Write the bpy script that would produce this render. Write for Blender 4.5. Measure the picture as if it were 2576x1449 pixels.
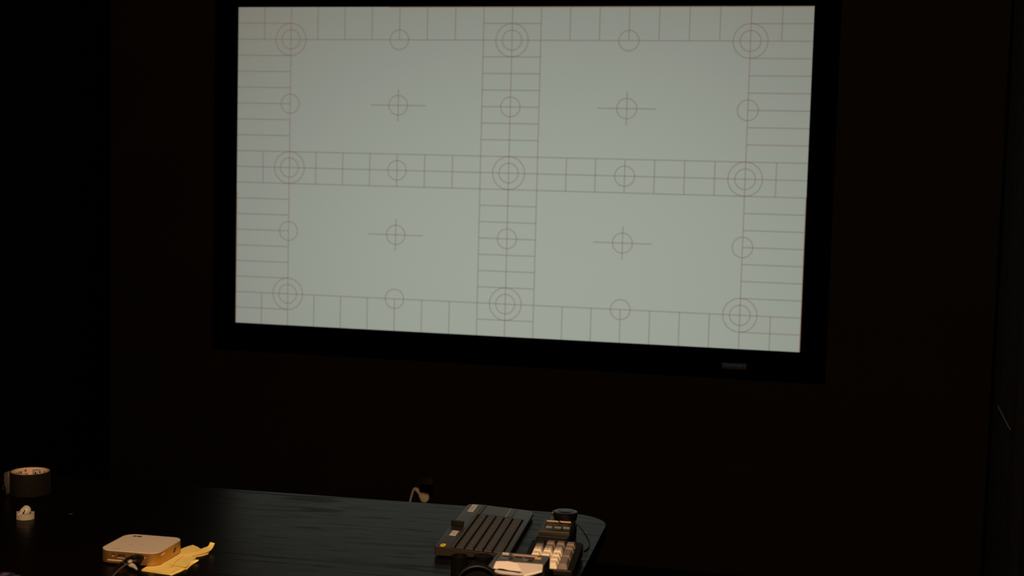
import bpy, bmesh, math, random
from mathutils import Vector, Matrix
random.seed(4)
for o in list(bpy.data.objects): bpy.data.objects.remove(o)
COL = bpy.context.scene.collection
PI = math.pi

# ------------------------------------------------------------------ camera
CAMPOS = Vector((0, 0, 1.47))
RX = Vector((0.97312041, 0.22882694, 0.02597883))      # right
RY = Vector((-0.04358747, 0.07223648, 0.99643466))     # up
RZ = Vector((0.22613448, -0.97078325, 0.08026878))     # back
F_PX, CX, CY = 3500.0, 1288.0, 724.5
cd = bpy.data.cameras.new('camera'); cam = bpy.data.objects.new('camera', cd); COL.objects.link(cam)
cam.matrix_world = Matrix(((RX.x, RY.x, RZ.x, CAMPOS.x), (RX.y, RY.y, RZ.y, CAMPOS.y), (RX.z, RY.z, RZ.z, CAMPOS.z), (0, 0, 0, 1)))
cd.sensor_width = 36; cd.lens = F_PX / 2576 * 36; cd.clip_start = 0.05
cd.dof.use_dof = True; cd.dof.focus_distance = 3.12; cd.dof.aperture_fstop = 5.0
bpy.context.scene.camera = cam
# ------------------------------------------------------------------ world, light, exposure
w = bpy.data.worlds.new('world'); bpy.context.scene.world = w; w.use_nodes = True
w.node_tree.nodes['Background'].inputs[0].default_value = (0.0005, 0.0005, 0.0005, 1)
vs = bpy.context.scene.view_settings
vs.view_transform = 'Standard'; vs.look = 'None'; vs.exposure = 0; vs.gamma = 1
try: vs.use_curve_mapping = False
except Exception: pass
ld = bpy.data.lights.new('warm_lamp', 'POINT'); ld.energy = 215; ld.color = (1.0, 0.60, 0.30); ld.shadow_soft_size = 0.03
lamp = bpy.data.objects.new('warm_lamp', ld); COL.objects.link(lamp); lamp.location = (-0.35, 0.55, 2.2)
SCREEN_GAIN = 1.0

def ray(px, py):
    return RX * ((px - CX) / F_PX) - RY * ((py - CY) / F_PX) - RZ
def T(px, py, z=0.75):                 # point on the horizontal plane of height z
    d = ray(px, py); return CAMPOS + d * ((z - CAMPOS.z) / d.z)
def Wl(px, py, y):                     # point on a plane parallel to the back wall
    d = ray(px, py); return CAMPOS + d * (y / d.y)

# ------------------------------------------------------------------ materials
def mat(name, col, rough=0.5, metal=0.0, spec=0.5, var=0.08, scale=60.0, bump=0.0, sheen=0.0):
    m = bpy.data.materials.new(name); m.use_nodes = True
    nt = m.node_tree; b = nt.nodes['Principled BSDF']
    b.inputs['Roughness'].default_value = rough; b.inputs['Metallic'].default_value = metal
    b.inputs['Specular IOR Level'].default_value = spec
    tc = nt.nodes.new('ShaderNodeTexCoord'); n = nt.nodes.new('ShaderNodeTexNoise')
    n.inputs['Scale'].default_value = scale; n.inputs['Detail'].default_value = 4
    nt.links.new(tc.outputs['Object'], n.inputs['Vector'])
    r = nt.nodes.new('ShaderNodeValToRGB')
    lo = [c * (1 - var) for c in col]; hi = [min(1, c * (1 + var)) for c in col]
    r.color_ramp.elements[0].color = (*lo, 1); r.color_ramp.elements[1].color = (*hi, 1)
    r.color_ramp.elements[0].position = .3; r.color_ramp.elements[1].position = .7
    nt.links.new(n.outputs['Fac'], r.inputs[0]); nt.links.new(r.outputs[0], b.inputs['Base Color'])
    if bump:
        bp = nt.nodes.new('ShaderNodeBump'); bp.inputs['Strength'].default_value = bump; bp.inputs['Distance'].default_value = 0.001
        nt.links.new(n.outputs['Fac'], bp.inputs['Height']); nt.links.new(bp.outputs[0], b.inputs['Normal'])
    return m
M = {}
M['wall'] = mat('black_painted_wall', (.0066, .0050, .0030), .9, spec=.1, scale=4)
M['side'] = mat('black_side_wall', (.0006, .0006, .0011), .9, spec=.05, scale=4)
M['floor'] = mat('dark_carpet', (.006, .005, .005), 1, spec=0, scale=300, var=.4)
M['velvet'] = mat('black_velvet', (.0004, .0004, .0004), 1, spec=0, scale=200)
M['curtain'] = mat('black_curtain', (.010, .010, .012), .95, spec=.05, scale=120, var=.3)
M['cord_grey'] = mat('grey_cord', (.12, .11, .10), .8)
M['blk'] = mat('black_plastic', (.0028, .0022, .0020), .5, spec=.25, scale=400)
M['blk_m'] = mat('matte_black_plastic', (.0035, .0030, .0027), .65, spec=.25, scale=400)
M['blk_g'] = mat('black_gloss_plastic', (.006, .006, .006), .35, spec=.30)
M['kb'] = mat('charcoal_keyboard_plastic', (.024, .019, .016), .42, spec=.36, scale=500)
M['kbwell'] = mat('dark_key_well', (.004, .003, .003), .8, spec=.05)
M['key'] = mat('dark_keycap', (.034, .024, .019), .5, spec=.34, scale=500)
M['pad'] = mat('touchpad_surface', (.020, .015, .014), .4, spec=.36)
M['legend'] = mat('pale_legend', (.34, .38, .38), .7, spec=.1)
M['paperlab'] = mat('white_sticker_paper', (.66, .68, .76), .7, spec=.2)
M['ink'] = mat('grey_ink', (.12, .11, .12), .8, spec=.1)
M['inkb'] = mat('black_ink', (.010, .009, .010), .8, spec=.1)
M['yellowdot'] = mat('yellow_sticker', (.92, .72, .01), .7)
M['yline'] = mat('yellow_line', (.50, .38, .05), .6)
M['gold'] = mat('gold_metal_shell', (.62, .36, .12), .38, metal=.85, scale=800, var=.05)
M['projtop'] = mat('pale_projector_top', (.66, .60, .56), .45, spec=.4, scale=900, var=.02)
M['led'] = None
M['ports'] = mat('port_black', (.004, .004, .004), .5)
M['portmetal'] = mat('port_metal', (.25, .24, .22), .4, metal=.7)
M['lightmark'] = mat('light_marks', (.80, .60, .38), .6)
M['yellowpaper'] = mat('yellow_legal_paper', (.97, .80, .27), .8, spec=.2, scale=40, var=.05)
M['redline'] = mat('red_margin_line', (.80, .50, .20), .8, spec=.1)
M['rubber'] = mat('black_cable_rubber', (.004, .0032, .003), .55, spec=.25)
M['cable_b'] = mat('brown_grey_cable', (.07, .055, .045), .4, spec=.5)
M['tag'] = mat('grey_speckled_sleeve', (.40, .36, .33), .6, scale=900, var=.5)
M['gaff'] = mat('black_gaffer_cloth', (.0062, .0052, .0045), .8, spec=.12, scale=900, var=.2, bump=.3)
M['card'] = mat('cardboard_core', (.62, .50, .42), .75, spec=.2, scale=200, var=.05)
M['cardedge'] = mat('brown_cardboard_edge', (.28, .17, .07), .85, spec=.1, scale=300)
M['adhesive'] = mat('pale_tape_adhesive', (.17, .155, .15), .6, spec=.3, scale=60, var=.15, bump=.4)
M['white_pl'] = mat('white_plastic', (.55, .53, .50), .4, spec=.45)
M['creamtape'] = mat('cream_tape', (.40, .37, .33), .75, spec=.2, scale=300, var=.06)
M['plugw'] = mat('white_plug_plastic', (.62, .53, .50), .5)
M['plate'] = mat('dark_wall_plate', (.008, .006, .005), .5, spec=.2)
M['navy'] = mat('navy_plastic', (.012, .014, .07), .45)
M['lilac'] = mat('lilac_pad', (.07, .055, .12), .6)
M['keyc'] = mat('cream_keycap', (.86, .80, .70), .5, spec=.35, var=.02)
M['keyb'] = mat('beige_grey_keycap', (.20, .175, .165), .55, spec=.35, var=.03)
M['grey'] = mat('dark_grey_satin_plastic', (.012, .014, .016), .38, spec=1.0)
M['grey2'] = mat('mid_grey_plastic', (.03, .034, .038), .35, spec=.5)
M['creambtn'] = mat('cream_button', (.22, .26, .24), .45)
M['bar'] = mat('pinkish_bar', (.50, .36, .28), .4, spec=.5)
M['whitecard'] = mat('cream_white_card', (.93, .89, .91), .6, spec=.3, var=.02)
M['whitecard2'] = mat('cream_white_plastic', (.58, .55, .57), .5, spec=.35, var=.02)
M['blue_g'] = mat('blue_grey_plastic', (.10, .13, .19), .4)
M['yblock'] = mat('ochre_block', (.62, .42, .18), .6)
M['darkred'] = mat('maroon_ink', (.035, .008, .008), .8, spec=.1)
M['blueink'] = mat('blue_ink', (.04, .09, .34), .8, spec=.1)
M['redink'] = mat('red_ink', (.45, .05, .05), .8, spec=.1)
M['brown_d'] = mat('dark_brown_gap', (.022, .010, .006), .7, spec=.1)
M['frameg'] = mat('taupe_grey_frame', (.075, .082, .095), .5, spec=.5)
M['darktop'] = mat('dark_satin_top', (.004, .004, .004), .45, spec=.6)
M['soot'] = mat('dull_black_barrel', (.0016, .0013, .0012), .7, spec=.10)
M['metal'] = mat('black_steel', (.02, .02, .02), .4, metal=.5)
M['badge'] = mat('dark_brown_badge', (.0035, .003, .003), .5, spec=.2)
M['badgeblue'] = mat('dark_blue_letters', (.010, .065, .19), .5, spec=.2)
M['badgered'] = mat('dull_red_letters', (.06, .035, .035), .5, spec=.2)

def emis(name, col, s=1.0):
    m = bpy.data.materials.new(name); m.use_nodes = True; nt = m.node_tree; nt.nodes.clear()
    o = nt.nodes.new('ShaderNodeOutputMaterial'); e = nt.nodes.new('ShaderNodeEmission')
    e.inputs[0].default_value = (*col, 1); e.inputs[1].default_value = s; nt.links.new(e.outputs[0], o.inputs[0]); return m
M['led'] = emis('red_led', (1.0, .16, .09), .8)

# black-stained oak tabletop: grain in colour, gloss and relief
def wood():
    m = bpy.data.materials.new('black_stained_wood'); m.use_nodes = True; nt = m.node_tree; b = nt.nodes['Principled BSDF']
    N = nt.nodes.new; L = nt.links.new
    tc = N('ShaderNodeTexCoord'); mp = N('ShaderNodeMapping'); L(tc.outputs['Object'], mp.inputs[0])
    mp.inputs['Rotation'].default_value = (0, 0, math.radians(1.5))
    mp.inputs['Scale'].default_value = (.55, 3.6, 1)
    n1 = N('ShaderNodeTexNoise'); n1.inputs['Scale'].default_value = 1.9; n1.inputs['Detail'].default_value = 2.2; L(mp.outputs[0], n1.inputs['Vector'])
    mul = N('ShaderNodeMath'); mul.operation = 'MULTIPLY'; mul.inputs[1].default_value = 34; L(n1.outputs['Fac'], mul.inputs[0])
    fr = N('ShaderNodeMath'); fr.operation = 'SINE'; L(mul.outputs[0], fr.inputs[0])
    r1 = N('ShaderNodeValToRGB'); r1.color_ramp.elements[0].position = .72; r1.color_ramp.elements[1].position = 1.0
    r1.color_ramp.elements[0].color = (0, 0, 0, 1); r1.color_ramp.elements[1].color = (1, 1, 1, 1); L(fr.outputs[0], r1.inputs[0])
    mp2 = N('ShaderNodeMapping'); mp2.inputs['Scale'].default_value = (9, 150, 1); L(tc.outputs['Object'], mp2.inputs[0])
    n2 = N('ShaderNodeTexNoise'); n2.inputs['Scale'].default_value = 1.0; n2.inputs['Detail'].default_value = 5; L(mp2.outputs[0], n2.inputs['Vector'])
    mp3 = N('ShaderNodeMapping'); mp3.inputs['Scale'].default_value = (2.0, 9, 1); L(tc.outputs['Object'], mp3.inputs[0])
    n3 = N('ShaderNodeTexNoise'); n3.inputs['Scale'].default_value = 1.3; n3.inputs['Detail'].default_value = 3; L(mp3.outputs[0], n3.inputs['Vector'])
    r3 = N('ShaderNodeValToRGB'); r3.color_ramp.elements[0].position = .42; r3.color_ramp.elements[1].position = .62; L(n3.outputs['Fac'], r3.inputs[0])
    g0 = N('ShaderNodeMath'); g0.operation = 'MULTIPLY'; L(r1.outputs[0], g0.inputs[0]); L(r3.outputs[0], g0.inputs[1])
    mp4 = N('ShaderNodeMapping'); mp4.inputs['Scale'].default_value = (9, 60, 1); L(tc.outputs['Object'], mp4.inputs[0])
    n4 = N('ShaderNodeTexNoise'); n4.inputs['Scale'].default_value = 1.0; n4.inputs['Detail'].default_value = 3; L(mp4.outputs[0], n4.inputs['Vector'])
    r4 = N('ShaderNodeValToRGB'); r4.color_ramp.elements[0].position = .56; r4.color_ramp.elements[1].position = .70; L(n4.outputs['Fac'], r4.inputs[0])
    g4 = N('ShaderNodeMath'); g4.operation = 'MULTIPLY'; g4.inputs[1].default_value = .85; L(r4.outputs[0], g4.inputs[0])
    g = N('ShaderNodeMath'); g.operation = 'MAXIMUM'; L(g0.outputs[0], g.inputs[0]); L(g4.outputs[0], g.inputs[1])
    # specular level: pores reflect less
    sp = N('ShaderNodeMapRange'); sp.inputs['To Min'].default_value = .40; sp.inputs['To Max'].default_value = .24; L(g.outputs[0], sp.inputs['Value'])
    sp2 = N('ShaderNodeMapRange'); sp2.inputs['From Min'].default_value = .3; sp2.inputs['From Max'].default_value = .7
    sp2.inputs['To Min'].default_value = .84; sp2.inputs['To Max'].default_value = 1.12; L(n2.outputs['Fac'], sp2.inputs['Value'])
    mm = N('ShaderNodeMath'); mm.operation = 'MULTIPLY'; L(sp.outputs[0], mm.inputs[0]); L(sp2.outputs[0], mm.inputs[1])
    b.inputs['Specular IOR Level'].default_value = .30
    rr = N('ShaderNodeMapRange'); rr.inputs['To Min'].default_value = .26; rr.inputs['To Max'].default_value = .29; L(g.outputs[0], rr.inputs['Value']); L(rr.outputs[0], b.inputs['Roughness'])
    b.inputs['Base Color'].default_value = (.0026, .0018, .0012, 1)
    bp = N('ShaderNodeBump'); bp.inputs['Strength'].default_value = .05; bp.inputs['Distance'].default_value = .0005
    L(n2.outputs['Fac'], bp.inputs['Height']); L(bp.outputs[0], b.inputs['Normal'])
    df = N('ShaderNodeBsdfDiffuse'); df.inputs[0].default_value = (.0026, .0018, .0012, 1); mx = N('ShaderNodeMixShader')
    L(mm.outputs[0], mx.inputs[0]); L(df.outputs[0], mx.inputs[1]); L(b.outputs[0], mx.inputs[2])
    L(mx.outputs[0], nt.nodes['Material Output'].inputs[0])
    return m
M['wood'] = wood()

# the lit projection surface: near-white image, projector falloff and lens vignetting painted into emission
def screen_mat():
    m = bpy.data.materials.new('projected_white_image'); m.use_nodes = True; nt = m.node_tree; nt.nodes.clear()
    N = nt.nodes.new; L = nt.links.new
    o = N('ShaderNodeOutputMaterial'); e = N('ShaderNodeEmission'); L(e.outputs[0], o.inputs[0])
    tc = N('ShaderNodeTexCoord'); s = N('ShaderNodeSeparateXYZ'); L(tc.outputs['Generated'], s.inputs[0])
    def ma(op, a, b=None):
        q = N('ShaderNodeMath'); q.operation = op
        for i, v in enumerate((a, b)):
            if v is None: continue
            if isinstance(v, (int, float)): q.inputs[i].default_value = v
            else: L(v, q.inputs[i])
        return q.outputs[0]
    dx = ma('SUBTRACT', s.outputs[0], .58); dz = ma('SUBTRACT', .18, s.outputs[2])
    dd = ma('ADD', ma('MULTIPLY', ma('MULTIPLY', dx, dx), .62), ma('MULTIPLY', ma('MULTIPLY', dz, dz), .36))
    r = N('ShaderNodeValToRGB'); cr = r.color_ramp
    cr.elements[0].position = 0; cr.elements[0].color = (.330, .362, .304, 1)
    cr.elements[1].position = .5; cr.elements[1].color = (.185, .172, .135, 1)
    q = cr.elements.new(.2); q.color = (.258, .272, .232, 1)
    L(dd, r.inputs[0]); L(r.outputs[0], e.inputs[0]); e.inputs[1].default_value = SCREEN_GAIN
    return m
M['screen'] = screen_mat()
def line_mat(name, col, alpha):
    m = bpy.data.materials.new(name); m.use_nodes = True; nt = m.node_tree; nt.nodes.clear()
    N = nt.nodes.new; L = nt.links.new
    o = N('ShaderNodeOutputMaterial'); mx = N('ShaderNodeMixShader'); t = N('ShaderNodeBsdfTransparent'); e = N('ShaderNodeEmission')
    e.inputs[0].default_value = (*col, 1); a = N('ShaderNodeVertexColor'); a.layer_name = 'soft'
    q = N('ShaderNodeMath'); q.operation = 'MULTIPLY'; q.inputs[1].default_value = alpha
    L(a.outputs[0], q.inputs[0]); L(q.outputs[0], mx.inputs[0]); L(t.outputs[0], mx.inputs[1]); L(e.outputs[0], mx.inputs[2]); L(mx.outputs[0], o.inputs[0])
    return m
M['line'] = line_mat('projected_line', (.155, .075, .060), .62)
M['fringe'] = line_mat('orange_fringe', (.22, .085, .03), 1.0)

# ------------------------------------------------------------------ helpers
def tag(o, label=None, cat=None, group=None, kind=None):
    if label: o['label'] = label
    if cat: o['category'] = cat
    if group: o['group'] = group
    if kind: o['kind'] = kind
    return o
def obj(name, bm, m, parent=None, smooth=True, loc=None, rot=None):
    me = bpy.data.meshes.new(name)
    if isinstance(bm, bmesh.types.BMesh):
        bmesh.ops.recalc_face_normals(bm, faces=bm.faces[:]) if smooth is not None else None
        bm.to_mesh(me); bm.free()
    else: me = bm
    if m is not None and not me.materials: me.materials.append(m)
    o = bpy.data.objects.new(name, me); COL.objects.link(o)
    if smooth:
        for p in me.polygons: p.use_smooth = True
        try: me.set_sharp_from_angle(angle=math.radians(38))
        except Exception: pass
    if parent: o.parent = parent
    if loc is not None: o.location = loc
    if rot is not None: o.rotation_euler = rot
    return o
def empty(name, loc, rz, label, cat, group=None):
    o = bpy.data.objects.new(name, None); COL.objects.link(o); o.empty_display_size = .02
    o.location = loc; o.rotation_euler = (0, 0, rz); return tag(o, label, cat, group)
def prism(out, z0, z1, bev=0.0, seg=2, bm=None):
    own = bm or bmesh.new(); n = len(out)
    a = [own.verts.new((x, y, z0)) for x, y in out]; b = [own.verts.new((x, y, z1)) for x, y in out]
    fs = [own.faces.new(a[::-1]), own.faces.new(b)]
    for i in range(n): fs.append(own.faces.new((a[i], a[(i + 1) % n], b[(i + 1) % n], b[i])))
    if bev:
        es = list(fs[1].edges) + list(fs[0].edges)
        bmesh.ops.bevel(own, geom=es, offset=bev, segments=seg, profile=.6, affect='EDGES', clamp_overlap=True)
    return own
def rrect(x0, x1, y0, y1, r, n=6):
    rs = r if isinstance(r, (list, tuple)) else [r] * 4; P = []
    for (cx, cy, a0), q in zip(((x1, y1, 0), (x0, y1, 90), (x0, y0, 180), (x1, y0, 270)), rs):
        sx = -1 if a0 in (0, 270) else 1; sy = -1 if a0 in (0, 90) else 1
        if q <= 0: P.append((cx, cy)); continue
        for i in range(n + 1):
            a = math.radians(a0 + 90 * i / n); P.append((cx + sx * q + q * math.cos(a), cy + sy * q + q * math.sin(a)))
    return P
def box(x0, x1, y0, y1, z0, z1, bev=0.0, bm=None):
    own = bmesh.new()
    prism([(x0, y0), (x1, y0), (x1, y1), (x0, y1)], z0, z1, bm=own)
    if bev: bmesh.ops.bevel(own, geom=own.edges[:], offset=bev, segments=2, profile=.6, affect='EDGES', clamp_overlap=True)
    if bm is None: return own
    me = bpy.data.meshes.new('t'); own.to_mesh(me); own.free(); bm.from_mesh(me); bpy.data.meshes.remove(me); return bm
def lathe(prof, n=48, cx=0, cy=0, closed=False, bm=None):
    own = bm or bmesh.new(); rings = []
    for r, z in prof:
        if r < 1e-6: rings.append([own.verts.new((cx, cy, z))])
        else: rings.append([own.verts.new((cx + r * math.cos(2 * PI * i / n), cy + r * math.sin(2 * PI * i / n), z)) for i in range(n)])
    prs = list(zip(rings[:-1], rings[1:])) + ([(rings[-1], rings[0])] if closed else [])
    for A, B in prs:
        for i in range(n):
            j = (i + 1) % n
            if len(A) == 1 and len(B) == 1: continue
            if len(A) == 1: own.faces.new((A[0], B[j], B[i]))
            elif len(B) == 1: own.faces.new((A[i], A[j], B[0]))
            else: own.faces.new((A[i], A[j], B[j], B[i]))
    return own
def smoothpath(pts, k=8):
    P = [Vector(p) for p in pts]; P = [2 * P[0] - P[1]] + P + [2 * P[-1] - P[-2]]; out = []
    for i in range(1, len(P) - 2):
        for s in range(k):
            t = s / k; a, b, c, d = P[i - 1:i + 3]
            out.append(.5 * ((2 * b) + (c - a) * t + (2 * a - 5 * b + 4 * c - d) * t * t + (3 * b - a - 3 * c + d) * t ** 3))
    out.append(P[-2]); return out
def tube(pts, r, n=10, k=8, bm=None, flat=1.0):
    own = bm or bmesh.new(); P = smoothpath(pts, k); m = len(P)
    rs = r if isinstance(r, (list, tuple)) else [r, r]
    up = Vector((0, 0, 1)); rings = []; side = None
    for i, p in enumerate(P):
        t = (P[min(i + 1, m - 1)] - P[max(i - 1, 0)]).normalized()
        s = t.cross(up if side is None else side.cross(t))
        if side is None:
            s = t.cross(up)
            if s.length < 1e-4: s = t.cross(Vector((1, 0, 0)))
        else: s = side - t * side.dot(t)
        s.normalize(); side = s; v = s.cross(t)
        f = i / (m - 1) * (len(rs) - 1); a = int(min(f, len(rs) - 2)); rad = rs[a] + (rs[a + 1] - rs[a]) * (f - a)
        rings.append([own.verts.new(p + (s * math.cos(2 * PI * j / n) + v * flat * math.sin(2 * PI * j / n)) * rad) for j in range(n)])
    for A, B in zip(rings[:-1], rings[1:]):
        for j in range(n): own.faces.new((A[j], A[(j + 1) % n], B[(j + 1) % n], B[j]))
    own.faces.new(rings[0][::-1]); own.faces.new(rings[-1]); return own
def sheet(rows, thick=.0004, k=5, dz=0.0):       # rows of control points -> smooth thin sheet
    R = [smoothpath([Vector(p) + Vector((0, 0, dz)) for p in r], k) for r in rows]
    cols = list(zip(*R)); G = [smoothpath(c, k) if len(c) > 1 else c for c in cols]
    own = bmesh.new(); top = [[own.verts.new(p) for p in c] for c in G]
    bot = [[own.verts.new(Vector(p) - Vector((0, 0, thick))) for p in c] for c in G]
    a, b = len(G), len(G[0])
    for i in range(a - 1):
        for j in range(b - 1):
            own.faces.new((top[i][j], top[i + 1][j], top[i + 1][j + 1], top[i][j + 1]))
            own.faces.new((bot[i][j], bot[i][j + 1], bot[i + 1][j + 1], bot[i + 1][j]))
    for i in range(a - 1):
        own.faces.new((top[i][0], bot[i][0], bot[i + 1][0], top[i + 1][0])); own.faces.new((top[i][-1], top[i + 1][-1], bot[i + 1][-1], bot[i][-1]))
    for j in range(b - 1):
        own.faces.new((top[0][j], top[0][j + 1], bot[0][j + 1], bot[0][j])); own.faces.new((top[-1][j], bot[-1][j], bot[-1][j + 1], top[-1][j + 1]))
    return own
_tc = {}
def text_mesh(s, size, bold=0.0, ext=0.0):       # list of verts, faces centred on the origin
    key = (s, bold, ext)
    if key not in _tc:
        c = bpy.data.curves.new('txt', 'FONT'); c.body = s; c.size = 1.0; c.align_x = 'CENTER'; c.align_y = 'CENTER'; c.offset = bold; c.resolution_u = 2; c.extrude = ext
        o = bpy.data.objects.new('txt', c); COL.objects.link(o)
        bpy.context.view_layer.update()
        me = bpy.data.meshes.new_from_object(o.evaluated_get(bpy.context.evaluated_depsgraph_get()))
        _tc[key] = ([v.co.copy() for v in me.vertices], [tuple(p.vertices) for p in me.polygons])
        bpy.data.objects.remove(o); bpy.data.curves.remove(c); bpy.data.meshes.remove(me)
    V, Fc = _tc[key]; return [v * size for v in V], Fc
def put_text(bm, s, size, fn, bold=0.0, sx=1.0):
    V, Fc = text_mesh(s, size, bold); vs_ = [bm.verts.new(fn(v.x * sx, v.y)) for v in V]
    for f in Fc:
        try: bm.faces.new([vs_[i] for i in f])
        except ValueError: pass

# ------------------------------------------------------------------ the room
WY, XL, XR, ZC = 5.18, -2.905, 0.554, 2.75
def struct(name, bm, m): return tag(obj(name, bm, m, smooth=False), kind='structure')
struct('floor', box(XL - .1, XR + .1, -1.6, WY + .1, -.1, 0), M['floor'])
struct('ceiling', box(XL - .1, XR + .1, -1.6, WY + .1, ZC, ZC + .1), M['side'])
struct('wall_back', box(XL - .1, XR + .1, WY, WY + .1, 0, ZC), M['wall'])
struct('wall_left', box(XL - .1, XL, -1.5, WY, 0, ZC), M['side'])
struct('wall_right', box(XR, XR + .1, -1.5, WY, 0, ZC), M['side'])
struct('wall_front', box(XL - .1, XR + .1, -1.6, -1.5, 0, ZC), M['side'])
# curtain on the right wall: a hanging cloth with shallow folds
bm = bmesh.new(); n = 60; prev = None
for i in range(n + 1):
    y = 4.80 - 1.5 * i / n; x = XR - .028 + .014 * math.sin(i * .62) + .005 * math.sin(i * 1.7)
    cur = [bm.verts.new((x, y, .04)), bm.verts.new((x, y, ZC - .05)), bm.verts.new((x + .006, y, ZC - .05)), bm.verts.new((x + .006, y, .04))]
    if prev:
        for a in range(4): bm.faces.new((prev[a], cur[a], cur[(a + 1) % 4], prev[(a + 1) % 4]))
    else: bm.faces.new(cur)
    prev = cur
bm.faces.new(prev[::-1])
tag(obj('curtain', bm, M['curtain']), 'black curtain hanging against the wall at the right edge of the picture', 'curtain')
def onside(px, py, x):
    d = ray(px, py); return CAMPOS + d * (x / d.x)
pts = [onside(2511, 1022, XR - .052), onside(2524, 1048, XR - .053), onside(2541, 1080, XR - .054)]
tag(obj('pull_cord', tube(pts, .0016, 8), M['cord_grey']), 'thin grey cord slanting across the black curtain at the right edge', 'cord')

# ------------------------------------------------------------------ projection screen
SX0, SX1, SZ0, SZ1, SY = -2.3287, -.1154, .8577, 2.1023, 5.14
SW, SH = SX1 - SX0, SZ1 - SZ0
scr = empty('projection_screen', (SX0, SY, SZ0), 0, 'large wall projection screen in a wide black frame showing a line test pattern', 'screen')
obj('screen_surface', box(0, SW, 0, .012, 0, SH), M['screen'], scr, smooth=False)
fw = .090
def rail(x0, x1, z0, z1, nm='frame_rail'):
    return obj(nm, box(x0, x1, -.022, .035, z0, z1, .003), M['velvet'], scr)
rail(-fw, SW + fw, -.100, 0); rail(-fw, SW + fw, SH, SH + .095)
rail(-fw, 0, 0, SH); rail(SW, SW + fw, 0, SH)
def strip(bm, lay, P, wd, y, soft=True, closed=False):
    # soft-edged line through the points P (x, z) : three-vertex cross section, middle 1, edges 0
    n = len(P); rows = []
    for i in range(n):
        a = P[(i - 1) % n] if closed else P[max(i - 1, 0)]; b = P[(i + 1) % n] if closed else P[min(i + 1, n - 1)]
        dx, dz = b[0] - a[0], b[1] - a[1]; L = math.hypot(dx, dz); nx, nz = -dz / L, dx / L
        rows.append([bm.verts.new((P[i][0] + nx * wd * s, y, P[i][1] + nz * wd * s)) for s in (-.5, 0, .5)])
    for i in range(n if closed else n - 1):
        A, B = rows[i], rows[(i + 1) % n]
        for s in (0, 1):
            f = bm.faces.new((A[s], B[s], B[s + 1], A[s + 1]))
            for lp in f.loops:
                mid = lp.vert in (A[1], B[1]); lp[lay] = (1, 1, 1, 1) if (mid or not soft) else (0, 0, 0, 1)
bm = bmesh.new(); lay = bm.loops.layers.color.new('soft'); LW = .0062
U = lambda k: SW * k / 20
Vv = lambda k: SH - SH * k / 20
def hl(k, a, b, y=-.0006): strip(bm, lay, [(U(a), Vv(k)), (U(b), Vv(k))], LW, y)
def vl(k, a, b, y=-.0009): strip(bm, lay, [(U(k), Vv(a)), (U(k), Vv(b))], LW, y)
for k in (2, 9, 10, 11, 18): hl(k, 0, 20)
for k in (2, 9, 10, 11, 18): vl(k, 0, 20)
for k in range(1, 20):
    if k not in (2, 9, 10, 11, 18):
        vl(k, 0, 2); vl(k, 9, 11); vl(k, 18, 20); hl(k, 0, 2); hl(k, 9, 11); hl(k, 18, 20)
def circ(cx, cy, r, y=-.0012):
    strip(bm, lay, [(U(cx) + r * math.cos(2 * PI * i / 72), Vv(cy) + r * math.sin(2 * PI * i / 72)) for i in range(72)], LW, y, closed=True)
R1, R2 = SH / 20 * 1.0, SH / 20 * .60
for cx in (2, 10, 18):
    for cy in (2, 10, 18): circ(cx, cy, R1 * 1.0); circ(cx, cy, R2)
for cx, cy in ((6, 2), (14, 2), (2, 6), (18, 6), (10, 6), (6, 6), (14, 6), (6, 10), (14, 10), (2, 14), (6, 14), (10, 14), (14, 14), (18, 14), (6, 18), (14, 18)): circ(cx, cy, R2)
for cx in (6, 14):
    for cy in (6, 14): hl(cy, cx - 1, cx + 1); vl(cx, cy - 1, cy + 1)
obj('pattern_lines', bm, M['line'], scr, smooth=None)['label'] = 'reddish brown grid lines and circles of the test pattern'
bm = bmesh.new(); lay = bm.loops.layers.color.new('soft')
bm.free()
for P_ in ([(SW * .28, SH - .0018), (SW - .004, SH - .0018)], [(.0016, .0), (.0016, SH * .42)], [(SW - .0016, .0), (SW - .0016, SH * .45)]):
    bm = bmesh.new(); lay = bm.loops.layers.color.new('soft'); strip(bm, lay, P_, .0044, -.0015)
    obj('edge_fringe', bm, M['fringe'], scr, smooth=None)['label'] = 'orange colour fringe at the image edge'
bd = obj('badge', box(1.9345, 2.0255, -.0245, -.021, -.0735, -.0510, .0006), M['badge'], scr)
bm = bmesh.new(); put_text(bm, 'Stewart', .0215, lambda x, y: (1.980 + x, -.0252, -.0588 + y), .014, 1.28)
obj('badge_lettering', bm, M['badgeblue'], bd, smooth=False)
bm = bmesh.new(); 
for i, ch in enumerate('FILMSCREEN'): put_text(bm, ch, .0062, lambda x, y, i=i: (1.9385 + i * .0092 + x, -.0252, -.0700 + y), .02)
obj('badge_small_lettering', bm, M['badgered'], bd, smooth=False)

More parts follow.
